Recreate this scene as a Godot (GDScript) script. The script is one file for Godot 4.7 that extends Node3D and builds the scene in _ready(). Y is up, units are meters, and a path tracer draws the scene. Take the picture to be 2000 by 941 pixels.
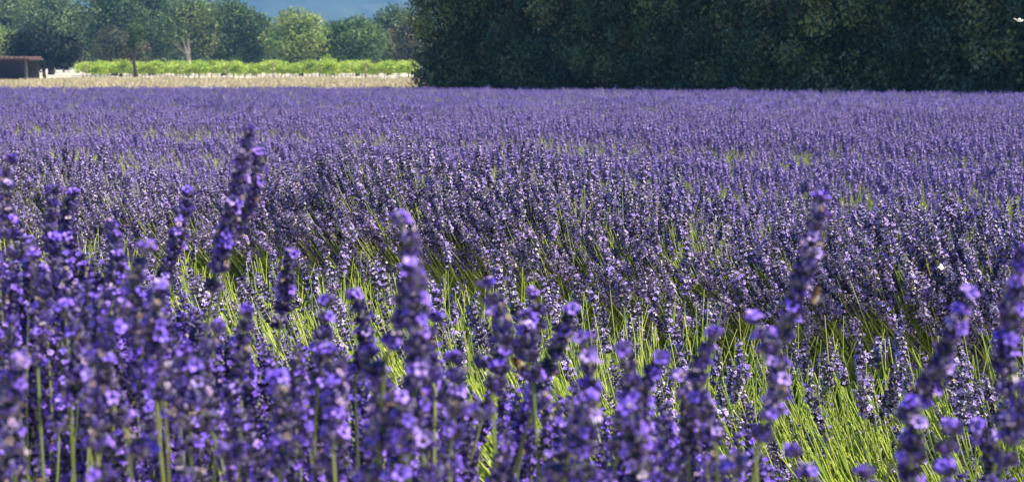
extends Node3D

# ---------------------------------------------------------------- mesh builder
class Maker:
	var v := PackedVector3Array()
	var n := PackedVector3Array()
	var c := PackedColorArray()
	var ix := PackedInt32Array()

	func tri(a: int, b: int, d: int) -> void:
		var nn: Vector3 = n[a] + n[b] + n[d]
		if (v[b] - v[a]).cross(v[d] - v[a]).dot(nn) > 0.0:
			ix.append(a); ix.append(d); ix.append(b)
		else:
			ix.append(a); ix.append(b); ix.append(d)

	func vert(p: Vector3, nn: Vector3, col: Color) -> int:
		v.append(p); n.append(nn); c.append(col)
		return v.size() - 1

	# a flat or folded leaf: root, tip, half width across, colour
	func leaf(root: Vector3, tip: Vector3, side: Vector3, lift: Vector3, col: Color) -> void:
		var mid := root.lerp(tip, 0.5) + lift
		var nn := side.cross(tip - root).normalized()
		var a := vert(root, nn, col)
		var b := vert(mid + side, (nn + side.normalized() * 0.35).normalized(), col)
		var d := vert(tip, nn, col)
		var e := vert(mid - side, (nn - side.normalized() * 0.35).normalized(), col)
		tri(a, b, d); tri(a, d, e)

	func tube(pts: Array, radii: Array, sides: int, c0: Color, c1: Color, cap := true) -> void:
		var first := v.size()
		var m := pts.size()
		var ref := Vector3(0.31, 0.17, 0.93)
		for i in m:
			var t: Vector3 = (pts[mini(i + 1, m - 1)] - pts[maxi(i - 1, 0)]).normalized()
			var x := t.cross(ref).normalized()
			var z := x.cross(t)
			var col := c0.lerp(c1, float(i) / maxf(1.0, m - 1))
			for k in sides:
				var a := TAU * k / sides
				var r := x * cos(a) + z * sin(a)
				vert(pts[i] + r * radii[i], r, col)
		for i in m - 1:
			for k in sides:
				var a := first + i * sides + k
				var b := first + i * sides + (k + 1) % sides
				tri(a, b, a + sides); tri(b, b + sides, a + sides)
		if cap:
			var t: Vector3 = (pts[m - 1] - pts[m - 2]).normalized()
			var top := vert(pts[m - 1] + t * radii[m - 1] * 0.4, t, c1)
			var l := first + (m - 1) * sides
			for k in sides:
				tri(l + k, l + (k + 1) % sides, top)

	func box(lo: Vector3, hi: Vector3, col: Color) -> void:
		for axis in 3:
			for s in [0, 1]:
				var nn := Vector3.ZERO
				nn[axis] = 1.0 if s else -1.0
				var q := []
				for k in [[0, 0], [1, 0], [1, 1], [0, 1]]:
					var p := Vector3.ZERO
					p[axis] = hi[axis] if s else lo[axis]
					p[(axis + 1) % 3] = hi[(axis + 1) % 3] if k[0] else lo[(axis + 1) % 3]
					p[(axis + 2) % 3] = hi[(axis + 2) % 3] if k[1] else lo[(axis + 2) % 3]
					q.append(vert(p, nn, col))
				tri(q[0], q[1], q[2]); tri(q[0], q[2], q[3])

	func ball(at: Vector3, r: Vector3, rings: int, sides: int, col: Color, bumps := 0.0, rng: RandomNumberGenerator = null) -> void:
		var first := v.size()
		for i in rings + 1:
			var th := PI * i / rings
			for k in sides:
				var ph := TAU * k / sides
				var d := Vector3(sin(th) * cos(ph), cos(th), sin(th) * sin(ph))
				var f := 1.0 + (rng.randf_range(-bumps, bumps) if rng else 0.0)
				vert(at + d * r * f, (d / r).normalized(), col)
		for i in rings:
			for k in sides:
				var a := first + i * sides + k
				var b := first + i * sides + (k + 1) % sides
				tri(a, b, a + sides); tri(b, b + sides, a + sides)

	func done(onto: ArrayMesh = null, mat: Material = null) -> ArrayMesh:
		var m := onto if onto else ArrayMesh.new()
		if v.is_empty(): return m
		var arr := []
		arr.resize(Mesh.ARRAY_MAX)
		arr[Mesh.ARRAY_VERTEX] = v
		arr[Mesh.ARRAY_NORMAL] = n
		arr[Mesh.ARRAY_COLOR] = c
		arr[Mesh.ARRAY_INDEX] = ix
		m.add_surface_from_arrays(Mesh.PRIMITIVE_TRIANGLES, arr)
		if mat: m.surface_set_material(m.get_surface_count() - 1, mat)
		return m

# ---------------------------------------------------------------- shared state
var rng := RandomNumberGenerator.new()
var used := {}
const EYE := 1.0
const FOCAL := 2744.0
const PITCH := 0.1253
const HORIZON := 125.0
const ALONG := Vector3(0.827, 0, 0.562)     # the way the lavender rows run: to the right and towards us
const ACROSS := Vector3(-0.562, 0, 0.827)
const LEAN := Vector3(-0.84, 0, 0.36)         # the way the outer stems of the focused rows lean
var M := {}
var noise := FastNoiseLite.new()

func lin(r: float, g: float, b: float) -> Color:
	return Color(r / 255.0, g / 255.0, b / 255.0).srgb_to_linear()

func vary(col: Color, amount: float) -> Color:
	var f := 1.0 + rng.randf_range(-amount, amount)
	return Color(col.r * f * (1.0 + rng.randf_range(-amount, amount) * 0.4), col.g * f, col.b * f * (1.0 + rng.randf_range(-amount, amount) * 0.4))

func numbered(called: String) -> String:
	var k: int = used.get(called, 0)
	used[called] = k + 1
	return called if k == 0 else "%s_%03d" % [called, k]

func tag(o: Node, label := "", category := "", group := "", kind := "") -> Node:
	if label: o.set_meta("label", label)
	if category: o.set_meta("category", category)
	if group: o.set_meta("group", group)
	if kind: o.set_meta("kind", kind)
	return o

func thing(called: String, label: String, category: String, at := Vector3.ZERO, turn := 0.0, group := "") -> Node3D:
	var o := Node3D.new()
	o.name = numbered(called)
	add_child(o)
	o.position = at
	o.rotation.y = turn
	tag(o, label, category, group)
	return o

func part(called: String, mesh: Mesh, mat: Material, parent: Node = self) -> MeshInstance3D:
	var o := MeshInstance3D.new()
	o.name = numbered(called) if parent == self else called
	o.mesh = mesh
	o.material_override = mat
	parent.add_child(o, true)
	return o

func scatter(called: String, mesh: Mesh, mat: Material, where: Array, parent: Node = self) -> MultiMeshInstance3D:
	var mm := MultiMesh.new()
	mm.transform_format = MultiMesh.TRANSFORM_3D
	mm.mesh = mesh
	mm.instance_count = where.size()
	for i in where.size():
		mm.set_instance_transform(i, where[i])
	var o := MultiMeshInstance3D.new()
	o.name = numbered(called) if parent == self else called
	o.multimesh = mm
	o.material_override = mat
	parent.add_child(o, true)
	o.set_meta("kind", "stuff")
	return o

# where a point this far off, seen in this direction, stands in the place
func spot(px: float, py: float, d: float) -> Vector3:
	var p := Vector3((px - 1000.0) / FOCAL * d, -(py - 470.5) / FOCAL * d, -d)
	return Vector3(0, EYE, 0) + p.rotated(Vector3.RIGHT, -PITCH)

func ground_y(depth: float) -> float:
	return -0.0068 * clampf(depth - 6.0, 0.0, 50.0)

func leafy(rough: float, through: float) -> StandardMaterial3D:
	var m := StandardMaterial3D.new()
	m.vertex_color_use_as_albedo = true
	m.roughness = rough
	m.metallic_specular = 0.35
	m.backlight_enabled = through > 0.0
	m.backlight = Color(through, through, through)
	return m

func solid(rough: float) -> StandardMaterial3D:
	var m := StandardMaterial3D.new()
	m.vertex_color_use_as_albedo = true
	m.roughness = rough
	return m

func frame_of(y: Vector3, turn: float) -> Basis:
	var up := y.normalized()
	var x := up.cross(Vector3(0.2, 0.1, 0.97)).normalized()
	return Basis(x, up, x.cross(up)).rotated(up, turn)

# ---------------------------------------------------------------- lavender
var CALYX := []
var FLORET := []
var FADED := []
var STEM := []

func palette() -> void:
	CALYX = [lin(128, 118, 156), lin(96, 88, 130), lin(158, 150, 184), lin(136, 132, 150), lin(88, 84, 108), lin(186, 180, 202)]
	FLORET = [lin(158, 134, 216), lin(142, 116, 208), lin(174, 150, 224), lin(146, 128, 206)]
	FADED = [lin(206, 192, 204), lin(186, 168, 160), lin(216, 204, 222), lin(156, 132, 120)]
	STEM = [lin(192, 212, 96), lin(174, 200, 86), lin(206, 218, 124), lin(160, 182, 104)]

func calyx(mb: Maker, at: Vector3, dir: Vector3, size: float, sides: int, col: Color) -> void:
	var l := 0.0082 * size
	mb.tube([at, at + dir * l * 0.5, at + dir * l], [0.0011 * size, 0.0023 * size, 0.0017 * size], sides, col * 0.9, col)

func floret(mb: Maker, at: Vector3, dir: Vector3, size: float, fine: bool, col: Color) -> void:
	var b := frame_of(dir, rng.randf() * TAU)
	if fine:
		mb.tube([at, at + dir * 0.0045 * size], [0.0011 * size, 0.0019 * size], 5, col, col, false)
	for k in 5:
		var a := TAU * (k + rng.randf_range(-0.15, 0.15)) / 5.0
		var r := b.x * cos(a) + b.z * sin(a)
		var t := b.x * -sin(a) + b.z * cos(a)
		var big := 1.25 if k < 2 else 0.95
		var root := at + dir * 0.004 * size + r * 0.0012 * size
		var tip := root + (r * 0.0044 + dir * rng.randf_range(-0.0008, 0.0026)) * size * big
		mb.leaf(root, tip, t * 0.0022 * size * big, dir * 0.0009 * size, vary(col, 0.16))

func whorl(mb: Maker, pb: Maker, at: Vector3, up: Vector3, many: int, size: float, open: float, sides: int, fl: bool, fade: float) -> void:
	var b := frame_of(up, rng.randf() * TAU)
	for k in many:
		var a := TAU * (k + rng.randf_range(-0.3, 0.3)) / many
		var r := b.x * cos(a) + b.z * sin(a)
		var lean := rng.randf_range(0.55, 1.15)
		var dir := (up * cos(lean) + r * sin(lean)).normalized()
		var root := at + r * 0.0013 * size + up * rng.randf_range(-0.002, 0.002) * size
		var f := size * rng.randf_range(0.85, 1.15)
		calyx(mb, root, dir, f, sides, vary(CALYX[rng.randi() % CALYX.size()], 0.22))
		if fl and rng.randf() < open:
			var old := rng.randf() < fade
			var col: Color = FADED[rng.randi() % FADED.size()] if old else FLORET[rng.randi() % FLORET.size()]
			floret(pb, root + dir * 0.0075 * f, dir, f * (0.6 if old else 0.8), sides > 4, vary(col, 0.15))

# a whole stalk, its origin where the flower spike begins, the stem hanging below
func stalk_mesh(spike: float, stem: float, open: float, fade: float, sides: int) -> ArrayMesh:
	var mb := Maker.new()
	var pb := Maker.new()
	var bend := rng.randf_range(-0.16, 0.16)
	var turn := rng.randf() * TAU
	var side := Vector3(cos(turn), 0, sin(turn))
	var n := int(round(spike / 0.0082))
	var curve := func(y: float) -> Vector3:
		return Vector3(0, y, 0) + side * bend * y * y / (0.16 if y < 0.0 else 0.12) * (0.25 if y < 0.0 else 1.0)
	var st: Color = vary(STEM[rng.randi() % STEM.size()], 0.12)
	var pts := []
	var rad := []
	for i in 6:
		var y := -stem + (stem + spike) * i / 5.0
		pts.append(curve.call(y))
		rad.append(lerpf(0.0015, 0.0008, i / 5.0))
	mb.tube(pts, rad, 4, st, st.lerp(CALYX[3], 0.5))
	for i in n:
		var t := float(i) / (n - 1)
		var y := spike * (pow(t, 0.92))
		var f := lerpf(1.08, 0.62, t * t) * rng.randf_range(0.9, 1.1)
		if i == 0: f *= 0.9
		whorl(mb, pb, curve.call(y), Vector3.UP, 10 if t < 0.8 else 7, f, open * (1.25 - 0.4 * t), sides, true, fade)
	if rng.randf() < 0.5:
		whorl(mb, pb, curve.call(-spike * rng.randf_range(0.2, 0.4)), Vector3.UP, 6, 0.95, open, sides, true, fade)
	for s in [-1.0, 1.0]:                                # a pair of narrow leaves low on the stem
		var y := -stem * rng.randf_range(0.45, 0.8)
		var p: Vector3 = curve.call(y)
		var out: Vector3 = Vector3(cos(turn + 1.0), 0, sin(turn + 1.0)) * s
		mb.leaf(p, p + Vector3(0, 0.04, 0) + out * 0.014, out.cross(Vector3.UP) * 0.0022, out * 0.003, vary(st, 0.1))
	return pb.done(mb.done(null, M.lavender), M.petal)

func far_stalk_mesh(count: int, spread: float) -> ArrayMesh:
	var mb := Maker.new()
	for q in count:
		var at := Vector3(rng.randf_range(-spread, spread), rng.randf_range(-0.06, 0.05) if count > 1 else 0.0, rng.randf_range(-spread, spread))
		var lean := Vector3(rng.randf_range(-0.2, 0.2), 1, rng.randf_range(-0.2, 0.2)).normalized()
		var st: Color = vary(STEM[rng.randi() % STEM.size()], 0.15)
		mb.tube([at - lean * 0.3, at, at + lean * 0.05], [0.0016, 0.0016, 0.001], 3, st, st, false)
		for i in 6:
			var p := at + lean * 0.0125 * i
			for k in 5:
				var a := rng.randf() * TAU
				var r := (Vector3(cos(a), rng.randf_range(0.2, 1.0), sin(a))).normalized()
				var s := r.cross(Vector3.UP).normalized()
				var pick := rng.randf()
				var col: Color = CALYX[rng.randi() % CALYX.size()]
				if pick < 0.5: col = FLORET[rng.randi() % FLORET.size()]
				elif pick < 0.62: col = FADED[rng.randi() % FADED.size()]
				mb.leaf(p, p + r * 0.0125, s * 0.0042, lean * 0.002, vary(col, 0.2))
	return mb.done()

# bare green stems leaning out of a bush, most of them towards the path side
func stem_tuft(count: int, tall: float) -> ArrayMesh:
	var mb := Maker.new()
	for i in count:
		var th := 0.85 * pow(rng.randf(), 0.6)
		var ph := rng.randf() * TAU
		if rng.randf() < 0.6: ph = atan2(LEAN.z, LEAN.x) + rng.randf_range(-0.6, 0.9)
		var dir := (Vector3(sin(th) * cos(ph), cos(th), sin(th) * sin(ph)) + LEAN * rng.randf_range(0.15, 0.5)).normalized()
		var at := Vector3(cos(ph) * 0.13, 0.03, sin(ph) * 0.13) + ALONG * rng.randf_range(-0.25, 0.25)
		var l := tall * rng.randf_range(0.7, 1.0)
		var mid := at + dir * l * 0.55
		var tip := mid + (dir + Vector3(0, 0.25, 0)).normalized() * l * 0.45
		var col: Color = vary(STEM[rng.randi() % STEM.size()], 0.2)
		mb.tube([at, mid, tip], [0.0013, 0.0012, 0.0009], 3, col * 0.95, col, false)
	return mb.done()

func blade_tuft(count: int, spread: float, tall: float, cols: Array, width: float) -> ArrayMesh:
	var mb := Maker.new()
	for i in count:
		var a := rng.randf() * TAU
		var r := spread * sqrt(rng.randf())
		var at := Vector3(cos(a) * r, 0, sin(a) * r)
		var h := tall * rng.randf_range(0.5, 1.0)
		var tip := at * 1.9 + Vector3(rng.randf_range(-0.25, 0.25) * h, h, rng.randf_range(-0.25, 0.25) * h)
		var s := (tip - at).cross(Vector3(cos(a * 3.0), 0.2, sin(a * 3.0))).normalized()
		mb.leaf(at, tip, s * width * rng.randf_range(0.7, 1.2), Vector3(0, h * 0.08, 0), vary(cols[rng.randi() % cols.size()], 0.2))
	return mb.done()

var stalks := []          # shared stalk meshes of the middle rows
var tall_stalks := []     # of the nearest row
var whorls := []
var florets := []
var leaf_tufts := []
var stem_tufts := []

func row_plant(at: Vector3, tall: float, count: int, label: String, group: String, single: int, steep: float, sparse := 0.55) -> void:
	var p := thing("lavender_plant", label, "lavender plant", at, 0.0, group)
	var list := []
	for i in count:
		var th := steep * pow(rng.randf(), 0.55)
		var ph := rng.randf() * TAU
		if rng.randf() < sparse: ph = atan2(LEAN.z, LEAN.x) + rng.randf_range(-0.7, 0.9)
		var dir := Vector3(sin(th) * cos(ph), cos(th), sin(th) * sin(ph))
		dir = (dir + LEAN * 0.2).normalized()
		if dir.dot(ACROSS) > 0.25 and noise.get_noise_2d((at.x + dir.x) * 5.0, (at.z + dir.z) * 5.0 + 40.0) > 0.26: continue
		var rr := 0.2 * sqrt(rng.randf())
		var root := Vector3(cos(ph) * rr * 0.8 + rng.randf_range(-0.08, 0.08), 0.06, sin(ph) * rr * 0.8 + rng.randf_range(-0.08, 0.08)) + ALONG * rng.randf_range(-0.2, 0.2)
		var w := root + at
		var l := (tall - 0.07) * (rng.randf_range(0.84, 1.03) if rng.randf() > sparse else rng.randf_range(0.45, 1.0)) * (1.0 + 0.12 * noise.get_noise_2d(w.x * 3.0, w.z * 3.0)) * (1.0 - 0.08 * th)
		var tip := root + dir * l
		var up := (dir + Vector3(0, 0.22, 0) + Vector3(rng.randf_range(-0.16, 0.16), 0, rng.randf_range(-0.16, 0.16))).normalized()
		var k := rng.randi() % stalks.size()
		var f := rng.randf_range(0.7, 1.3)
		var b := frame_of(up, rng.randf() * TAU).scaled(Vector3(f, f, f))
		list.append([tip.dot(ACROSS) * 0.6 + tip.y + rng.randf() * 0.3, Transform3D(b, tip - up * 0.07 * f), k])
	list.sort_custom(func(a, b): return a[0] > b[0])
	var rest := []
	for i in list.size():
		if i < single:
			var o := part("flower_stalk", stalks[list[i][2]], null, p)
			o.transform = list[i][1]
		else:
			rest.append(list[i][1])
	if rest.size(): scatter("flower_stalks", stalks[rng.randi() % stalks.size()], null, rest, p)
	var lv := part("leaves", leaf_tufts[rng.randi() % leaf_tufts.size()], M.stem, p)
	lv.rotation.y = rng.randf() * TAU
	lv.scale = Vector3(1.15, tall / 0.6, 1.15)
	lv.set_meta("kind", "stuff")
	var gs := part("green_stems", stem_tufts[rng.randi() % stem_tufts.size()], M.stem, p)
	gs.scale = Vector3(1.0, tall / 0.55, 1.0)
	gs.set_meta("kind", "stuff")
	for k in (3 if sparse > 0.6 else 1):
		var more := part("green_stems", stem_tufts[rng.randi() % stem_tufts.size()], M.stem, p)
		more.scale = Vector3(1.1, tall / 0.56, 1.1) * (1.0 if sparse > 0.6 else 0.92)
		more.position = LEAN * (0.04 + 0.07 * k) + ALONG * rng.randf_range(-0.2, 0.2)
		more.set_meta("kind", "stuff")

# a stalk near the lens, built of a stem, whorls of buds and open florets
func near_stalk(p: Node3D, tip: Vector3, low: Vector3, label := "") -> void:
	var axis := (tip - low).normalized()
	var spike := tip.distance_to(low)
	var o := Node3D.new()
	o.name = "flower_stalk"
	p.add_child(o, true)
	if label: o.set_meta("label", label)
	var xf := Transform3D(frame_of(axis, rng.randf() * TAU), low - p.position)
	o.transform = xf
	var root := Vector3(low.x * 0.55 - p.position.x * -0.45, 0.08, low.z * 0.55 + p.position.z * 0.45) - p.position
	root += Vector3(rng.randf_range(-0.04, 0.04), 0, rng.randf_range(-0.04, 0.04))
	root = xf.affine_inverse() * root
	var pts := []
	var rad := []
	var bend := Vector3(rng.randf_range(-1, 1), 0, rng.randf_range(-1, 1)) * 0.05
	for i in 10:
		var t := i / 9.0
		var a := root.lerp(Vector3(0, -0.25, 0), t)
		var q := a.lerp(Vector3(0, -0.25, 0).lerp(Vector3.ZERO, t), t)
		pts.append(q); rad.append(lerpf(0.0014, 0.0011, t))
	var curve := func(y: float) -> Vector3: return Vector3(0, y, 0) + bend * (y / spike) * (y / spike - 1.0)
	for i in 4:
		pts.append(curve.call(spike * (i + 1) / 4.2)); rad.append(0.0010 - 0.00015 * i)
	var mb := Maker.new()
	var st: Color = vary(STEM[rng.randi() % STEM.size()] * 0.62, 0.1)
	mb.tube(pts, rad, 6, st, st.lerp(CALYX[3], 0.4))
	part("stem", mb.done(), M.stem, o)
	var n := maxi(5, int(round(spike / 0.0092)))
	for i in n:
		var t := float(i) / (n - 1)
		var gap := 0.0 if i > 1 else (-0.012 if i == 0 else -0.003)
		var y := spike * t * 0.96 + gap
		var f := lerpf(0.9, 0.58, t * t) * rng.randf_range(0.9, 1.1)
		var w := part("whorl", whorls[rng.randi() % whorls.size()], M.lavender, o)
		w.transform = Transform3D(Basis(Vector3.UP, rng.randf() * TAU).scaled(Vector3(f, f, f)), curve.call(y))
		var open := 2 if rng.randf() < 0.45 else (1 if rng.randf() < 0.6 else 0)
		if rng.randf() < 0.12: open = 4
		if i == n - 1: open = 5
		var a0 := rng.randf() * TAU
		for k in open:
			var a := a0 + k * rng.randf_range(0.5, 2.4)
			var lean := rng.randf_range(0.75, 1.3) if i < n - 1 else rng.randf_range(0.2, 0.9)
			var dir := Vector3(cos(a) * sin(lean), cos(lean), sin(a) * sin(lean))
			var g := rng.randf_range(0.85, 1.15)
			var pl := part("floret", florets[rng.randi() % florets.size()], M.petal, o)
			pl.transform = Transform3D(frame_of(dir, rng.randf() * TAU).scaled(Vector3(g, g, g)), curve.call(y) + dir * 0.0078 * f)

# ---------------------------------------------------------------- trees
func crown(clumps: Array, count: int, size: float, cols: Array, drop := 0.0) -> ArrayMesh:
	var mb := Maker.new()
	var total := 0.0
	for q in clumps: total += q[1].x * q[1].y
	for q in clumps:
		var at: Vector3 = q[0]
		var r: Vector3 = q[1]
		var tone: Color = vary(cols[rng.randi() % cols.size()], 0.22)
		for i in int(count * r.x * r.y / total):
			var d := Vector3(rng.randfn(), rng.randfn(), rng.randfn()).normalized()
			var p := at + d * r * pow(rng.randf(), 0.45) * rng.randf_range(0.85, 1.15)
			if p.y < 0.05: continue
			var out := (d + Vector3(rng.randfn(), rng.randfn(), rng.randfn()) * 0.6).normalized()
			var along := out.cross(Vector3(rng.randfn(), rng.randfn(), rng.randfn())).normalized()
			along = (along + Vector3(0, -drop, 0)).normalized()
			var s := along.cross(out).normalized()
			var f := size * rng.randf_range(0.6, 1.3)
			mb.leaf(p, p + along * f, s * f * 0.33, out * f * 0.12, vary(tone, 0.18))
	return mb.done()

func trunk_mesh(tall: float, r: float, limbs: int, reach: float, col: Color) -> ArrayMesh:
	var mb := Maker.new()
	var pts := []
	var rad := []
	var off := Vector3.ZERO
	for i in 7:
		var t := i / 6.0
		pts.append(Vector3(0, tall * t - 0.05, 0) + off); rad.append(r * lerpf(1.25 if i == 0 else 1.0, 0.3, t))
		off += Vector3(rng.randf_range(-1, 1), 0, rng.randf_range(-1, 1)) * r * 0.5
	mb.tube(pts, rad, 8, col, col)
	for i in limbs:
		var k := 2 + rng.randi() % 4
		var a := rng.randf() * TAU
		var d := Vector3(cos(a), rng.randf_range(0.4, 1.1), sin(a)).normalized()
		var p: Vector3 = pts[k]
		mb.tube([p, p + d * reach * 0.5, p + d * reach + Vector3(0, reach * 0.2, 0)], [r * 0.45, r * 0.3, r * 0.1], 5, col, col)
	return mb.done()

func round_clumps(wide: float, low: float, tall: float, count: int) -> Array:
	var out := []
	var mid := (low + tall) * 0.5
	var half := (tall - low) * 0.5
	for i in count:
		var d := Vector3(rng.randfn(), rng.randfn(), rng.randfn()).normalized() * pow(rng.randf(), 0.4)
		var f := rng.randf_range(0.2, 0.4)
		out.append([Vector3(d.x * wide * 0.36, mid + d.y * half * 0.72, d.z * wide * 0.36), Vector3(wide * f * 0.62, half * f * 0.95, wide * f * 0.62)])
	return out

func tree(called: String, label: String, at: Vector3, wide: float, tall: float, low: float, cols: Array, leaves: int, size: float, group: String, bark: Color, mat: Material, clump_count := 48) -> Node3D:
	var t := thing(called, label, "tree", at, 0.0, group)
	part("trunk", trunk_mesh(tall * 0.75, 0.03 * tall, 6, wide * 0.28, bark), M.bark, t)
	var cr := part("crown", crown(round_clumps(wide, low, tall, clump_count), leaves, size, cols), mat, t)
	cr.set_meta("kind", "stuff")
	return t

func ordinal(i: int) -> String:
	return ["first", "second", "third", "fourth", "fifth", "sixth", "seventh", "eighth", "ninth", "tenth", "eleventh", "twelfth", "thirteenth", "fourteenth", "fifteenth", "sixteenth"][i]

func table(xs: Array, ys: Array, x: float) -> float:
	for i in range(1, xs.size()):
		if x <= xs[i]:
			return lerpf(ys[i - 1], ys[i], clampf((x - xs[i - 1]) / (xs[i] - xs[i - 1]), 0.0, 1.0))
	return ys[-1]

# ================================================================ the scene
func _ready():
	rng.seed = 20240
	noise.seed = 7
	noise.frequency = 0.35
	# camera
	var cam := Camera3D.new()
	cam.name = "camera"
	add_child(cam)
	cam.position = Vector3(0, EYE, 0)
	cam.rotation.x = -PITCH
	cam.keep_aspect = Camera3D.KEEP_HEIGHT
	var lens := CameraAttributesPhysical.new()
	lens.frustum_focal_length = 70.0
	lens.frustum_focus_distance = 3.2
	lens.frustum_near = 0.05
	lens.frustum_far = 8000.0
	lens.exposure_aperture = 17.5
	cam.attributes = lens
	cam.fov = 19.46
	cam.near = 0.05
	cam.far = 8000.0
	cam.current = true
	# sky, sun, air
	var env := Environment.new()
	env.tonemap_mode = Environment.TONE_MAPPER_LINEAR
	env.tonemap_exposure = 2.65
	env.background_mode = Environment.BG_SKY
	var sky := Sky.new()
	var sm := ProceduralSkyMaterial.new()
	sm.sky_top_color = Color(0.24, 0.42, 0.74)
	sm.sky_horizon_color = Color(0.62, 0.74, 0.88)
	sm.sky_curve = 0.16
	sm.ground_bottom_color = Color(0.36, 0.33, 0.28)
	sm.ground_horizon_color = Color(0.6, 0.68, 0.76)
	sm.sky_energy_multiplier = 0.7
	sky.sky_material = sm
	env.sky = sky
	env.fog_enabled = true
	env.fog_density = 0.00055
	env.fog_light_color = Color(0.5, 0.74, 1.0)
	env.sdfgi_enabled = true
	env.ssao_enabled = true
	env.ssil_enabled = true
	var we := WorldEnvironment.new()
	we.name = "environment"
	we.environment = env
	add_child(we)
	var sun := DirectionalLight3D.new()
	sun.name = "sun"
	sun.light_energy = 1.6
	sun.light_color = Color(1.0, 0.95, 0.87)
	sun.light_angular_distance = 0.5
	sun.shadow_enabled = true
	add_child(sun)
	sun.look_at_from_position(Vector3(6.6, 9.5, 0.6), Vector3.ZERO)

	palette()
	M.lavender = leafy(0.45, 0.14)
	M.petal = leafy(0.45, 0.42)
	M.stem = leafy(0.45, 0.8)
	M.leaf = leafy(0.5, 0.8)
	M.dark_leaf = leafy(0.5, 0.5)
	M.needle = leafy(0.7, 0.1)
	M.vine_leaf = leafy(0.5, 0.9)
	M.straw = leafy(0.7, 0.4)
	M.bark = solid(0.9)
	M.paint = solid(0.6)

	build_land()
	build_hedge_trees()
	build_far_trees()
	build_vineyard()
	build_shed()
	build_far_lavender()
	build_middle_rows()
	build_near_row()
	build_insects()

# ---------------------------------------------------------------- land
func build_land() -> void:
	var soil := StandardMaterial3D.new()
	var nt := NoiseTexture2D.new()
	var fn := FastNoiseLite.new()
	fn.seed = 3
	fn.frequency = 0.02
	fn.fractal_octaves = 5
	nt.noise = fn
	nt.width = 512
	nt.height = 512
	nt.seamless = true
	var ramp := Gradient.new()
	ramp.set_color(0, Color(0.66, 0.62, 0.53))
	ramp.set_color(1, Color(0.88, 0.86, 0.78))
	nt.color_ramp = ramp
	soil.albedo_texture = nt
	soil.uv1_triplanar = true
	soil.uv1_world_triplanar = true
	soil.uv1_scale = Vector3(0.35, 0.35, 0.35)
	soil.roughness = 0.95
	var mb := Maker.new()
	var zs := [-30.0, -4.0, 0.0, 3.0, 6.0]
	for i in 26: zs.append(8.0 + i * 2.0)
	for z in [70.0, 100.0, 150.0, 250.0, 500.0, 1000.0, 2500.0, 5000.0]: zs.append(z)
	var xs := [-4000.0, -800.0, -200.0, -60.0, -20.0, -6.0, 0.0, 6.0, 20.0, 60.0, 200.0, 800.0, 4000.0]
	for z in zs:
		for x in xs:
			mb.vert(Vector3(x, ground_y(z), -z), Vector3.UP, Color.WHITE)
	for i in zs.size() - 1:
		for k in xs.size() - 1:
			var a: int = i * xs.size() + k
			mb.tri(a, a + 1, a + xs.size()); mb.tri(a + 1, a + xs.size() + 1, a + xs.size())
	tag(part("ground", mb.done(), soil), "pale dry soil under the lavender and beyond the field edge", "ground", "", "structure")

	# wooded ridge far behind
	var hm := Maker.new()
	var hn := FastNoiseLite.new()
	hn.seed = 11
	hn.frequency = 0.004
	hn.fractal_octaves = 4
	var nx := 150
	var nz := 60
	for j in nz:
		for i in nx:
			var x := -1500.0 + 3000.0 * i / (nx - 1)
			var z := 1100.0 + 1500.0 * j / (nz - 1)
			var t := float(j) / (nz - 1)
			var h := 300.0 * pow(smoothstep(0.0, 0.9, t), 0.8) * (0.8 + 0.5 * hn.get_noise_2d(x * 0.6, z * 0.6)) + 14.0 * hn.get_noise_2d(x * 4.0, z * 4.0) + rng.randf_range(-3.5, 3.5) - 6.0
			var g := hn.get_noise_2d(x * 2.2 + 900.0, z * 2.2)
			var col := lin(40, 58, 38).lerp(lin(70, 84, 56), clampf(g * 2.0 + 0.3, 0.0, 1.0))
			hm.vert(Vector3(x, h, -z), Vector3.UP, vary(col, 0.25))
	for j in nz - 1:
		for i in nx - 1:
			var a := j * nx + i
			hm.tri(a, a + 1, a + nx); hm.tri(a + 1, a + nx + 1, a + nx)
	for k in hm.n.size(): hm.n[k] = Vector3.ZERO
	for k in range(0, hm.ix.size(), 3):
		var a := hm.ix[k]
		var b := hm.ix[k + 1]
		var d := hm.ix[k + 2]
		var nn := (hm.v[d] - hm.v[a]).cross(hm.v[b] - hm.v[a])
		hm.n[a] += nn; hm.n[b] += nn; hm.n[d] += nn
	for k in hm.n.size(): hm.n[k] = hm.n[k].normalized()
	tag(part("hills", hm.done(), solid(0.95)), "blue hazy wooded hillside rising behind all the trees", "hill", "", "structure")

# ---------------------------------------------------------------- the dark row of trees on the right
func field_edge(x: float) -> float:
	return 41.5 if x < -2.8 else maxf(20.0, 41.5 - 0.8 * (x + 2.8))

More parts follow.
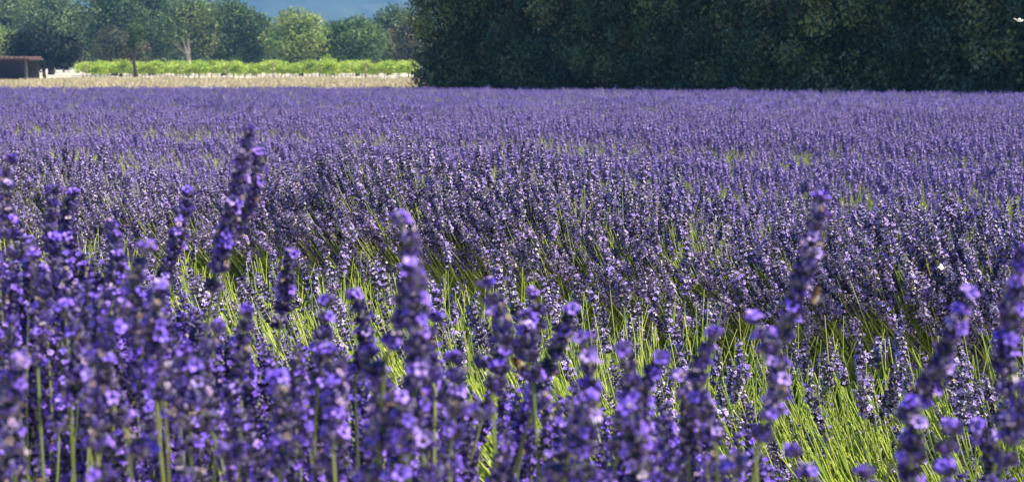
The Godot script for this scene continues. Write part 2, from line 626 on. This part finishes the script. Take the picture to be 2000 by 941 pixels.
func build_hedge_trees() -> void:
	var cols := [lin(74, 98, 64), lin(58, 84, 60), lin(108, 122, 74), lin(66, 92, 68), lin(120, 132, 84)]
	var protos := []
	for q in 4:
		var clumps := []
		for i in 130:
			var y := 0.2 + 7.2 * pow(rng.randf(), 1.25)
			var r := 1.55 * (1.0 - pow(y / 8.4, 2.2)) * (0.72 + 0.28 * smoothstep(0.0, 1.2, y))
			var a := rng.randf() * TAU
			var f := rng.randf_range(0.75, 1.08) if rng.randf() < 0.75 else rng.randf_range(0.2, 0.7)
			clumps.append([Vector3(cos(a) * r * f, y, sin(a) * r * f), Vector3(0.46, 0.52, 0.46) * rng.randf_range(0.7, 1.25)])
		for i in 26:
			var a := TAU * i / 26.0
			clumps.append([Vector3(cos(a) * 0.8, rng.randf_range(0.25, 1.3), sin(a) * 0.8), Vector3(0.5, 0.55, 0.5)])
		for i in 40:
			var a := TAU * i / 40.0 * 7.0
			clumps.append([Vector3(cos(a) * 0.55, rng.randf_range(0.8, 4.8), sin(a) * 0.55), Vector3(0.55, 0.6, 0.55)])
		protos.append([crown(clumps, 62000, 0.098, cols, 0.25), trunk_mesh(6.4, 0.13, 16, 1.3, lin(84, 74, 62))])
	var looks := [
		"dark leafy tree ending the tree row beside the vineyard",
		"dark tree next to the end tree of the row, leaning crown",
		"dark tree third along the row from the vineyard end",
		"dark tree with lighter olive leaves on top, fourth from the vineyard end",
		"dense dark tree fifth along the row from the vineyard end",
		"tree with sunlit olive sprays, sixth from the vineyard end of the row",
		"dark tree seventh along the row, pale leaf spots low down",
		"dark tree eighth along the row from the vineyard end",
		"deep green tree ninth along the row from the vineyard end",
		"dark tree tenth along the row, behind the tallest right-hand spike",
		"dark tree eleventh along the row, near the white butterfly",
		"dark tree at the near end of the row, partly out of frame",
		"last dark tree of the row beyond the picture's edge",
		"dark tree just outside the picture at the near end"]
	for i in looks.size():
		var x := -1.25 + 1.24 * i
		var d := field_edge(x) + 2.2 + rng.randf_range(-0.3, 0.3)
		var t := thing("hedgerow_tree", looks[i], "tree", Vector3(x, ground_y(d), -d), rng.randf() * TAU, "dark trees in the row along the field")
		var f := rng.randf_range(0.92, 1.12)
		t.scale = Vector3(f, f * rng.randf_range(0.95, 1.1), f)
		part("trunk", protos[i % 4][1], M.bark, t)
		part("crown", protos[i % 4][0], M.dark_leaf, t).set_meta("kind", "stuff")

# ---------------------------------------------------------------- trees behind the vineyard
func tree_at(called: String, label: String, px: float, top: float, wide_px: float, d: float, cols: Array, low := 0.8, mat = null, leaves := 15000, bark = null, group := "trees behind the vineyard") -> Node3D:
	var x := (px - 1000.0) / FOCAL * d
	var tall := EYE + (HORIZON - top) / FOCAL * d - ground_y(d)
	var wide := wide_px * 1.22 / FOCAL * d
	return tree(called, label, Vector3(x, ground_y(d), -d), wide, tall, low, cols, leaves, 0.027 * wide + 0.1, group, bark if bark else lin(92, 84, 74), mat if mat else M.leaf)

func build_far_trees() -> void:
	var dark := [lin(72, 96, 58), lin(84, 104, 60), lin(64, 88, 56)]
	var grey := [lin(98, 118, 74), lin(108, 124, 80), lin(88, 108, 70)]
	var pale := [lin(132, 152, 84), lin(120, 144, 80), lin(142, 158, 92)]
	var mid := [lin(80, 110, 62), lin(90, 118, 66), lin(72, 102, 62)]
	var ever := [lin(20, 32, 28), lin(16, 28, 26), lin(24, 38, 30)]
	var brown := [lin(98, 94, 70), lin(90, 92, 66), lin(84, 94, 66)]
	tree_at("tall_tree", "tall grey green tree at the far left edge behind the dark evergreen", 22, -55, 170, 190, grey)
	tree_at("tall_tree", "tall grey green tree rising right above the dark evergreen", 105, -35, 130, 180, grey)
	tree_at("pale_tree", "pale yellow green tree low at the left edge beside the evergreen", -6, 40, 90, 168, pale)
	tree_at("evergreen_tree", "low dark blue green evergreen beside the shed", 92, 50, 134, 126, ever, 0.1, M.needle, 15000)
	tree_at("tall_tree", "tall dark tree left of the gap of sky blue hill", 228, -38, 140, 165, dark, 0.6)
	tree_at("tall_tree", "tall dark green tree above the slender dark trunk", 300, -48, 125, 172, dark, 0.6)
	tree_at("tall_tree", "tall green tree whose pale trunk shows above the vines", 372, -20, 130, 160, grey, 1.6, null, 8000, lin(170, 166, 156))
	tree_at("tall_tree", "tall broad tree right of the pale trunk", 440, -14, 130, 166, dark, 0.6)
	tree_at("tall_tree", "tree with a sloping crown ending the tall group on its right", 500, 8, 95, 170, dark, 0.5)
	tree_at("pale_tree", "light green tree with a sunlit yellowish top above the vines", 590, 8, 135, 158, pale, 0.5, null, 9000)
	tree_at("dark_tree", "small dark tree between the light green tree and the rounded one", 652, 28, 75, 172, dark, 0.5)
	tree_at("round_tree", "rounded mid green tree right of the small dark one", 700, 22, 120, 158, mid, 0.5)
	tree_at("round_tree", "grey green tree behind the right end of the vine row", 762, 8, 130, 174, grey, 0.5)
	tree_at("brownish_tree", "brownish olive tree next to the end of the dark row", 815, 28, 90, 152, brown, 0.5)
	tree_at("brownish_tree", "small dull olive tree left of the slender trunk", 240, 52, 95, 152, brown, 0.3)
	tree_at("slender_tree", "slender dark tree standing in front of the vine row", 270, 30, 34, 116, dark, 2.0, null, 2500, lin(58, 52, 48), "")
	# a shrub poking up over the vines
	var d := 139.0
	var s := thing("bright_shrub", "bright yellow green shrub sticking up above the vine row", "shrub", Vector3((640.0 - 1000.0) / FOCAL * d, ground_y(d), -d))
	part("stem", trunk_mesh(1.4, 0.05, 5, 0.6, lin(92, 84, 74)), M.bark, s)
	part("leaves", crown(round_clumps(2.7, 0.6, 2.45, 16), 1600, 0.16, [lin(150, 176, 74), lin(134, 164, 70)]), M.vine_leaf, s).set_meta("kind", "stuff")
	# background wood that closes the view behind the trees one can tell apart
	var back := []
	for i in 80:
		var x := -110.0 + i * 2.0 + rng.randf_range(-1, 1)
		back.append(Transform3D(Basis(Vector3.UP, rng.randf() * TAU).scaled(Vector3.ONE * rng.randf_range(1.0, 1.3)), Vector3(x, ground_y(220), -rng.randf_range(215, 235))))
	tag(scatter("distant_wood", crown(round_clumps(6.0, 0.0, 6.0, 26), 2600, 0.42, grey), M.leaf, back), "far wood closing the view between the trees", "wood", "", "stuff")

# ---------------------------------------------------------------- vineyard
func build_vineyard() -> void:
	var cols := [lin(180, 204, 88), lin(162, 190, 80), lin(192, 210, 104)]
	var protos := []
	for q in 4:
		var clumps := []
		for i in 17:
			clumps.append([Vector3(rng.randf_range(-0.6, 0.6), rng.randf_range(0.7, 1.34), rng.randf_range(-0.3, 0.3)), Vector3(0.32, 0.24, 0.26) * rng.randf_range(0.8, 1.3)])
		protos.append([crown(clumps, 900, 0.14, cols, 0.2), trunk_mesh(0.95, 0.035, 3, 0.45, lin(78, 66, 54))])
	for row in 3:
		for i in 29:
			var x := -37.0 + i * 1.0 + rng.randf_range(-0.08, 0.08)
			var d := 122.0 + row * 2.4 + rng.randf_range(-0.1, 0.1)
			var t := thing("grapevine", ["bright green grapevine in the front row of the vineyard", "grapevine in the second row, only its top showing", "grapevine in the third row behind the others"][row], "grapevine", Vector3(x, ground_y(d), -d), rng.randf_range(-0.2, 0.2) + (PI if rng.randf() < 0.5 else 0.0), ["vines of the front row", "vines of the second row", "vines of the third row"][row])
			t.scale = Vector3(1, rng.randf_range(0.84, 1.16), 1)
			part("trunk", protos[(i + row) % 4][1], M.bark, t)
			part("leaves", protos[(i + row) % 4][0], M.vine_leaf, t).set_meta("kind", "stuff")
	for i in 8:
		var mb := Maker.new()
		mb.tube([Vector3(0, -0.1, 0), Vector3(0.01, 0.7, 0), Vector3(0.02, 1.45, 0)], [0.05, 0.05, 0.045], 8, lin(128, 116, 100), lin(138, 126, 110))
		tag(part("vineyard_post", mb.done(), M.bark), "weathered wooden post among the front row of vines", "post", "posts along the front vine row")
		get_child(get_child_count() - 1).position = Vector3(-36.6 + i * 4.0, ground_y(122), -121.6)
	# dry grass along the far edge of the field
	var straw := [lin(204, 192, 162), lin(184, 172, 138), lin(212, 202, 178), lin(150, 148, 106)]
	var list := []
	for i in 2600:
		var x := rng.randf_range(-36.0, -3.5)
		var d := rng.randf_range(70.0, 118.0)
		if noise.get_noise_2d(x * 0.9, d * 0.25) < -0.12: continue
		var f := rng.randf_range(0.6, 1.3)
		list.append(Transform3D(Basis(Vector3.UP, rng.randf() * TAU).scaled(Vector3(f, f, f)), Vector3(x, ground_y(d), -d)))
	tag(scatter("dry_grass", blade_tuft(70, 0.28, 0.34, straw, 0.012), M.straw, list), "straw coloured dry grass between the lavender and the vines", "grass", "", "stuff")

func build_shed() -> void:
	var d := 116.0
	var at := Vector3((22.0 - 1000.0) / FOCAL * d, ground_y(d), -d)
	var s := thing("open_shed", "low open shed with a reddish roof and dark inside at the left edge", "shed", at)
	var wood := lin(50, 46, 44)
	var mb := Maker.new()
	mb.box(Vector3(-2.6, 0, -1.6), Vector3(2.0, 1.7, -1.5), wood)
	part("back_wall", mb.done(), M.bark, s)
	for x in [-2.5, -0.4, 1.9]:
		var pm := Maker.new()
		pm.box(Vector3(x - 0.09, 0, 1.2), Vector3(x + 0.09, 1.62, 1.38), lin(76, 72, 68))
		part("post", pm.done(), M.bark, s)
	var rf := part("roof", null, M.bark, s)
	var rm := Maker.new()
	rm.box(Vector3(-2.9, 1.66, -1.9), Vector3(2.3, 1.8, 1.7), lin(72, 54, 52))
	rf.mesh = rm.done()
	for k in 13:
		var tm := Maker.new()
		var x := -2.8 + k * 0.4
		tm.tube([Vector3(x, 1.83, -1.95), Vector3(x, 1.81, 1.78)], [0.14, 0.14], 8, vary(lin(80, 58, 54), 0.15), vary(lin(80, 58, 54), 0.15))
		part("roof_tile", tm.done(), M.bark, rf)
	var bm := Maker.new()
	bm.ball(Vector3(0, 0.4, 0), Vector3(0.62, 0.42, 0.5), 10, 14, lin(190, 186, 178), 0.06, rng)
	var b := part("boulder", bm.done(), M.bark)
	tag(b, "pale rounded boulder at the left edge below the shed", "boulder")
	b.position = Vector3((0.0 - 1000.0) / FOCAL * 118.0, ground_y(118) , -118)

# ---------------------------------------------------------------- lavender beyond the third row
func build_far_lavender() -> void:
	CALYX = [lin(130, 118, 176), lin(106, 96, 156), lin(154, 142, 196), lin(140, 132, 172), lin(96, 90, 136)]
	FLORET = [lin(158, 134, 222), lin(144, 118, 214), lin(172, 152, 228), lin(150, 132, 214)]
	var near_meshes := []
	for i in 3: near_meshes.append(stalk_mesh(rng.randf_range(0.06, 0.08), 0.36, 0.28, 0.3, 3))
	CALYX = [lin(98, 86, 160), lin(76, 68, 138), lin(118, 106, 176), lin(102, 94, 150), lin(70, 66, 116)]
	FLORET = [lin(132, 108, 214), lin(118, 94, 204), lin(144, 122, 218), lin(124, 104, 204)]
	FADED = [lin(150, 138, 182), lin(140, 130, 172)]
	var far_mesh := [far_stalk_mesh(7, 0.11), far_stalk_mesh(7, 0.11)]
	var near_list := [[], [], []]
	var far_list := [[], []]
	for k in range(3, 24):
		var d0 := 4.85 + 1.9 * (k - 2)
		var s := -70.0
		while s < 40.0:
			s += 0.25
			var x := ALONG.x * s
			var d := d0 - ALONG.z * s
			if d < 5.0 or d > field_edge(x) + 0.5 or absf(x) > 0.364 * d * 1.12 + 1.2: continue
			var close := d < 13.0 + 7.0 * rng.randf()
			var count := int(0.25 * (620.0 if d < 10.0 else (440.0 if close else (110.0 if d < 25.0 else 80.0))))
			for i in count:
				var u := rng.randf_range(-1.0, 1.0)
				var t := u * 0.62
				var w := Vector3(0, 0, -d0) + ALONG * (s + rng.randf() * 0.25) + ACROSS * t
				var h := ((0.4 if k == 3 else (0.48 if k == 4 else 0.57)) - 0.2 * u * u) * (1.0 + 0.13 * noise.get_noise_2d(w.x * 2.2, w.z * 2.2)) + rng.randf_range(-0.05, 0.035)
				if rng.randf() < 0.012: h += 0.07
				var up := (Vector3.UP + ACROSS * t * 0.9 + Vector3(rng.randf_range(-0.2, 0.2), 0, rng.randf_range(-0.2, 0.2))).normalized()
				var f := rng.randf_range(0.8, 1.2)
				var xf := Transform3D(frame_of(up, rng.randf() * TAU).scaled(Vector3(f, f, f)), Vector3(w.x, ground_y(-w.z) + h - 0.07, w.z))
				if close: near_list[rng.randi() % 3].append(xf)
				else: far_list[rng.randi() % 2].append(xf)
	var field := thing("lavender_field", "soft purple lavender rows running back from the sharp ones to the trees", "lavender")
	field.set_meta("kind", "stuff")
	for i in 3: scatter("flower_stalks", near_meshes[i], null, near_list[i], field)
	for i in 2: scatter("distant_flower_stalks", far_mesh[i], M.lavender, far_list[i], field)
	var tufts := []
	for k in range(3, 9):
		var d0 := 4.85 + 1.9 * (k - 2)
		var s := -14.0
		while s < 10.0:
			s += 0.3
			var w := Vector3(0, 0, -d0) + ALONG * s + ACROSS * rng.randf_range(-0.25, 0.25)
			if absf(w.x) > 0.42 * -w.z + 1.0: continue
			tufts.append(Transform3D(Basis(Vector3.UP, rng.randf() * TAU), Vector3(w.x, ground_y(-w.z), w.z)))
	scatter("leaves", blade_tuft(260, 0.3, 0.15, [STEM[3] * 0.8, STEM[1] * 0.8], 0.004), M.stem, tufts, field)

# ---------------------------------------------------------------- second and third row, in focus
func build_middle_rows() -> void:
	CALYX = [lin(92, 84, 118), lin(74, 68, 100), lin(124, 116, 150), lin(108, 104, 126), lin(182, 174, 204), lin(80, 78, 96)]
	FLORET = [lin(160, 138, 214), lin(146, 122, 206), lin(184, 166, 226), lin(150, 132, 206)]
	FADED = [lin(212, 202, 222), lin(200, 188, 200), lin(220, 212, 232), lin(166, 146, 140)]
	for i in 16: stalks.append(stalk_mesh(rng.randf_range(0.05, 0.088), 0.44, rng.randf_range(0.16, 0.36), rng.randf_range(0.2, 0.45), 4))
	for i in 4: leaf_tufts.append(blade_tuft(260, 0.22, 0.26, [STEM[0] * 0.9, STEM[1] * 0.9, STEM[2] * 0.85, STEM[3] * 0.8], 0.0022))
	for i in 4: stem_tufts.append(stem_tuft(420, 0.46))
	var hx := [-4.0, -2.35, -1.4, -0.75, -0.35, 0.0, 0.45, 0.85, 1.4, 3.0]
	var hy := [0.66, 0.655, 0.63, 0.6, 0.77, 0.76, 0.71, 0.63, 0.69, 0.69]
	for i in 12:
		var s := -3.35 + i * 0.52
		var at := Vector3(0, 0, -4.85) + ALONG * s + ACROSS * rng.randf_range(-0.08, 0.08)
		var h := table(hx, hy, at.x)
		var label := "lavender bush, %s from the left in the third row, dense with purple spikes" % ordinal(i)
		if i == 6: label = "highest lavender bush of the third row, making the hump against the soft field"
		row_plant(at, h, 820, label, "lavender bushes of the third row", 300, rng.randf_range(0.72, 0.95))
	for i in 9:
		var s := -2.2 + i * 0.5
		var at := Vector3(0, 0, -2.98) + ALONG * s + ACROSS * rng.randf_range(-0.08, 0.08)
		var label := "lavender bush with green stems showing, %s from the left in the second row" % ordinal(i)
		row_plant(at, rng.randf_range(0.57, 0.625), 250, label, "lavender bushes of the second row", 290, rng.randf_range(0.75, 0.95), 0.62)

# ---------------------------------------------------------------- nearest row, out of focus
func build_near_row() -> void:
	CALYX = [lin(72, 60, 132), lin(60, 52, 114), lin(88, 74, 148), lin(86, 84, 104), lin(58, 56, 76), lin(122, 114, 148)]
	FLORET = [lin(140, 108, 230), lin(124, 94, 222), lin(154, 124, 236), lin(128, 102, 226)]
	FADED = [lin(150, 132, 170), lin(146, 132, 122), lin(168, 156, 176), lin(126, 106, 96)]
	for i in 12: tall_stalks.append(stalk_mesh(rng.randf_range(0.07, 0.11), 0.6, rng.randf_range(0.1, 0.3), rng.randf_range(0.1, 0.3), 5))
	for i in 6:
		var mb := Maker.new()
		whorl(mb, mb, Vector3.ZERO, Vector3.UP, 12, 1.05, 0.0, 6, false, 0.0)
		whorl(mb, mb, Vector3(0, 0.0045, 0), Vector3.UP, 9, 0.95, 0.16, 6, true, 1.0)
		whorls.append(mb.done())
	for i in 6:
		var mb := Maker.new()
		var col: Color = FLORET[i % FLORET.size()] if i < 5 else lin(158, 136, 214)
		floret(mb, Vector3(0, -0.002, 0), Vector3.UP, 0.8, true, col)
		florets.append(mb.done())
	var names := [
		"lavender bush filling the lower left corner, thick with soft violet spikes",
		"lavender bush under the tallest leaning spike at the left",
		"lavender bush carrying the big dark blurred spike near the middle",
		"lavender bush in front of the green stems, right of the middle",
		"lavender bush at the lower right corner with leaning spikes"]
	var plants := []
	for i in 5:
		var s := -0.98 + i * 0.42
		var at := Vector3(0, 0, -1.16) + ALONG * s
		plants.append(thing("lavender_plant", names[i], "lavender plant", at, 0.0, "lavender bushes of the nearest row"))
		var lv := part("leaves", leaf_tufts[i % 4], M.stem, plants[i])
		lv.scale = Vector3(1.1, 1.0, 1.1)
		lv.set_meta("kind", "stuff")
	var nearest := func(p: Vector3) -> int:
		var best := 0
		for i in plants.size():
			if absf(plants[i].position.x - p.x) < absf(plants[best].position.x - p.x): best = i
		return best
	# tip, foot of the spike (as seen), distance
	var hero := [
		[487, 252, 420, 540, 1.12], [500, 300, 452, 470, 1.16], [775, 425, 752, 700, 0.82], [800, 520, 800, 825, 0.8], [1605, 382, 1522, 680, 0.95],
		[1890, 568, 1785, 800, 0.9], [2008, 490, 1962, 790, 0.86], [2000, 760, 1955, 930, 0.84], [948, 555, 962, 780, 0.95], [365, 375, 310, 560, 1.25],
		[108, 370, 122, 560, 1.2], [20, 310, 22, 480, 1.2], [290, 485, 300, 700, 0.92], [316, 560, 322, 790, 0.88], [238, 600, 250, 850, 0.86],
		[1115, 605, 1060, 745, 1.0], [1030, 622, 1042, 760, 1.0], [1135, 660, 1108, 900, 0.86], [1215, 685, 1200, 910, 0.85], [1302, 700, 1268, 900, 0.9],
		[1402, 650, 1402, 880, 0.88], [1462, 620, 1476, 880, 0.86], [1782, 790, 1768, 960, 0.82], [1866, 840, 1872, 1000, 0.8], [1330, 735, 1345, 900, 0.92],
		[685, 575, 692, 740, 1.05], [636, 590, 620, 770, 1.0], [566, 495, 548, 620, 1.2], [430, 640, 420, 860, 0.85], [538, 740, 545, 940, 0.82],
		[40, 710, 28, 940, 0.8], [146, 378, 150, 520, 1.3], [212, 440, 215, 600, 1.2], [852, 620, 850, 760, 1.0], [716, 690, 735, 900, 0.84],
		[1150, 780, 1140, 960, 0.82], [1545, 885, 1560, 1040, 0.85], [1035, 575, 985, 700, 1.1], [885, 700, 880, 880, 0.9], [640, 690, 650, 880, 0.9],
		[120, 600, 135, 800, 0.95], [180, 700, 190, 900, 0.85], [360, 690, 372, 900, 0.9], [480, 610, 470, 790, 1.0], [1225, 800, 1245, 980, 0.8],
		[1905, 830, 1930, 1000, 0.95], [1690, 925, 1700, 1080, 0.85], [60, 500, 70, 680, 1.1], [820, 700, 828, 900, 0.84], [770, 780, 760, 960, 0.8]]
	var said := {0: "tallest spike, leaning to the right at the left of the picture", 2: "big dark blurred spike with a bright violet tip", 4: "lone tall spike leaning right, bee beside it", 5: "leaning spike with a bright tip before the green stems", 6: "tall spike cut by the right edge"}
	for i in hero.size():
		var h: Array = hero[i]
		var tip := spot(h[0], h[1], h[4])
		var low := spot(h[2], h[3], h[4] + rng.randf_range(-0.03, 0.03))
		near_stalk(plants[nearest.call(low)], tip, low, said.get(i, ""))
	# the other stalks of the row
	var ex := [-500.0, 0.0, 130.0, 250.0, 380.0, 480.0, 600.0, 720.0, 850.0, 1000.0, 1120.0, 1260.0, 1360.0, 1460.0, 1530.0, 1640.0, 1740.0, 1860.0, 2000.0, 2500.0]
	var ey := [400.0, 430.0, 440.0, 520.0, 560.0, 650.0, 640.0, 650.0, 670.0, 700.0, 720.0, 740.0, 750.0, 760.0, 900.0, 950.0, 930.0, 900.0, 830.0, 800.0]
	var held := [[], [], [], [], []]
	for i in 1900:
		var px := rng.randf_range(-320.0, 2320.0) if i < 560 or i >= 1150 else rng.randf_range(-350.0, 720.0)
		var top := table(ex, ey, px)
		var py := top + 30.0 + (420.0 if i < 1150 else 560.0) * pow(rng.randf(), 1.15 if i < 1150 else 0.8)
		var d := rng.randf_range(0.9, 1.12) if rng.randf() < 0.22 else rng.randf_range(1.05, 1.6)
		d -= (px - 1000.0) / 1000.0 * 0.12
		if py < 560.0: d = maxf(d, 1.12)
		if i >= 560 and i < 1150: d = rng.randf_range(1.2, 1.75)
		var tip := spot(px, py, d)
		if tip.y < 0.4: continue
		var p: Node3D = plants[nearest.call(tip)]
		var root := Vector3(lerpf(p.position.x, tip.x, 0.5), 0.05, lerpf(p.position.z, tip.z, 0.5))
		var up := ((tip - root).normalized() + Vector3(rng.randf_range(-0.14, 0.14), 0.1, rng.randf_range(-0.14, 0.14))).normalized()
		var f := rng.randf_range(0.5, 0.82)
		var xf := Transform3D(frame_of(up, rng.randf() * TAU).scaled(Vector3(f, f, f)), tip - up * 0.09 * f - p.position)
		held[plants.find(p)].append([d + (0.0 if px > -20.0 and px < 2020.0 and py < 960.0 else 5.0), xf])
	for i in plants.size():
		held[i].sort_custom(func(a, b): return a[0] < b[0])
		var rest := []
		for k in held[i].size():
			if k < 270: part("flower_stalk", tall_stalks[rng.randi() % tall_stalks.size()], null, plants[i]).transform = held[i][k][1]
			else: rest.append(held[i][k][1])
		if rest.size(): scatter("flower_stalks", tall_stalks[i], null, rest, plants[i])

# ---------------------------------------------------------------- bees and butterflies
func bee(label: String, at: Vector3, heading: Vector3) -> void:
	var b := thing("bee", label, "bee", at)
	b.basis = frame_of(heading.cross(Vector3(0.1, 0.2, 1)).normalized(), 0.0)
	var amber := lin(128, 96, 60)
	var black := lin(44, 32, 24)
	var mb := Maker.new()
	# one body: tail, banded abdomen, waist, furry thorax, head
	var xs := [-0.0095, -0.0088, -0.0072, -0.0056, -0.004, -0.0024, -0.0012, -0.0004, 0.0006, 0.0022, 0.0036, 0.0042, 0.005, 0.006, 0.0066]
	var rs := [0.0002, 0.0011, 0.0021, 0.0026, 0.0027, 0.0022, 0.0012, 0.0008, 0.0018, 0.0025, 0.0018, 0.0009, 0.0017, 0.0015, 0.0002]
	var sides := 12
	for i in xs.size():
		var col: Color = (amber if i % 2 == 0 else black) if i < 6 else (lin(160, 138, 104) if i < 11 else black)
		for k in sides:
			var a := TAU * k / sides
			var r := Vector3(0, cos(a), sin(a))
			mb.vert(Vector3(xs[i], 0, 0) + r * rs[i], r, col)
	for i in xs.size() - 1:
		for k in sides:
			var a := i * sides + k
			var c := i * sides + (k + 1) % sides
			mb.tri(a, c, a + sides); mb.tri(c, c + sides, a + sides)
	part("body", mb.done(), M.straw, b)
	var wing := StandardMaterial3D.new()
	wing.albedo_color = Color(0.82, 0.78, 0.7, 0.45)
	wing.transparency = BaseMaterial3D.TRANSPARENCY_ALPHA
	wing.roughness = 0.4
	for s in [-1.0, 1.0]:
		var wm := Maker.new()
		wm.leaf(Vector3(0.0022, 0.0022, 0.001 * s), Vector3(-0.004, 0.0052, 0.0085 * s), Vector3(0.0018, 0.0003, 0.0006), Vector3(0.001, 0.0004, 0), Color.WHITE)
		wm.leaf(Vector3(0.0012, 0.0022, 0.001 * s), Vector3(-0.0048, 0.0042, 0.0055 * s), Vector3(0.0013, 0.0003, 0.0006), Vector3(0.0006, 0.0002, 0), Color.WHITE)
		part("wing", wm.done(), wing, b)
		var em := Maker.new()
		em.ball(Vector3(0.0053, 0.0005, 0.0013 * s), Vector3(0.0007, 0.001, 0.0006), 6, 8, lin(20, 16, 14))
		part("eye", em.done(), M.paint, b)
		var an := Maker.new()
		an.tube([Vector3(0.0062, 0.0008, 0.0005 * s), Vector3(0.0078, 0.0016, 0.001 * s), Vector3(0.0092, 0.0008, 0.0014 * s)], [0.00014, 0.00013, 0.00015], 4, black, black)
		part("antenna", an.done(), M.paint, b)
		for k in 3:
			var lm := Maker.new()
			var x := 0.0032 - 0.0014 * k
			lm.tube([Vector3(x, -0.0018, 0.0012 * s), Vector3(x - 0.0006, -0.0026, 0.0036 * s), Vector3(x - 0.0018, -0.0052, 0.0034 * s)], [0.0003, 0.00035, 0.00015], 5, black, black)
			part("leg", lm.done(), M.paint, b)

func butterfly(label: String, at: Vector3, turn: float, size: float) -> void:
	var b := thing("butterfly", label, "butterfly", at, turn)
	b.scale = Vector3.ONE * size
	var mb := Maker.new()
	mb.tube([Vector3(-0.011, -0.001, 0), Vector3(-0.005, 0, 0), Vector3(0, 0.0005, 0), Vector3(0.004, 0.0005, 0), Vector3(0.0065, 0.0005, 0)], [0.0004, 0.0011, 0.001, 0.0015, 0.0009], 8, lin(70, 66, 60), lin(60, 58, 54))
	part("body", mb.done(), M.paint, b)
	var white := lin(240, 238, 226)
	for s in [-1.0, 1.0]:
		var fm := Maker.new()
		var q := [Vector3(0.003, 0.001, 0), Vector3(0.014, 0.012, 0.013 * s), Vector3(0.010, 0.0155, 0.0175 * s), Vector3(0.003, 0.013, 0.0155 * s), Vector3(-0.001, 0.007, 0.009 * s), Vector3(-0.001, 0.001, 0)]
		var nn: Vector3 = Vector3(0, 0.8 * s, -0.6).normalized() * s
		var ids := []
		for p in q: ids.append(fm.vert(p, nn, white))
		for k in range(1, 5): fm.tri(ids[0], ids[k], ids[k + 1])
		part("fore_wing", fm.done(), M.straw, b)
		var hm := Maker.new()
		var h := [Vector3(-0.0005, 0.0008, 0), Vector3(-0.0015, 0.0075, 0.0095 * s), Vector3(-0.006, 0.0105, 0.013 * s), Vector3(-0.0115, 0.008, 0.0105 * s), Vector3(-0.012, 0.004, 0.005 * s), Vector3(-0.006, 0.0008, 0)]
		ids = []
		for p in h: ids.append(hm.vert(p + Vector3(0, -0.0004, 0), nn, white * 0.97))
		for k in range(1, 5): hm.tri(ids[0], ids[k], ids[k + 1])
		part("hind_wing", hm.done(), M.straw, b)
		var an := Maker.new()
		an.tube([Vector3(0.006, 0.001, 0.0004 * s), Vector3(0.0125, 0.004, 0.003 * s), Vector3(0.0135, 0.0043, 0.0033 * s)], [0.00012, 0.00012, 0.0003], 4, lin(60, 56, 52), lin(40, 38, 36))
		part("antenna", an.done(), M.paint, b)

func build_insects() -> void:
	bee("tan bee in the air just right of the lone tall spike", spot(1591, 582, 0.98), Vector3(0.35, 0.85, 0.3))
	bee("bee on the bush below the small dark spikes, near the middle", spot(1016, 716, 1.0), Vector3(-0.5, 0.7, 0.4))
	bee("bee on the spike cut by the right edge", spot(1970, 588, 0.9), Vector3(0.6, 0.5, 0.3))
	butterfly("white butterfly settled among the spikes of the third row at the right", spot(1844, 526, 3.3), 0.7, 0.75)
	butterfly("tiny white butterfly flying high before the dark trees at the right edge", spot(1992, 43, 4.0), 2.2, 0.8)
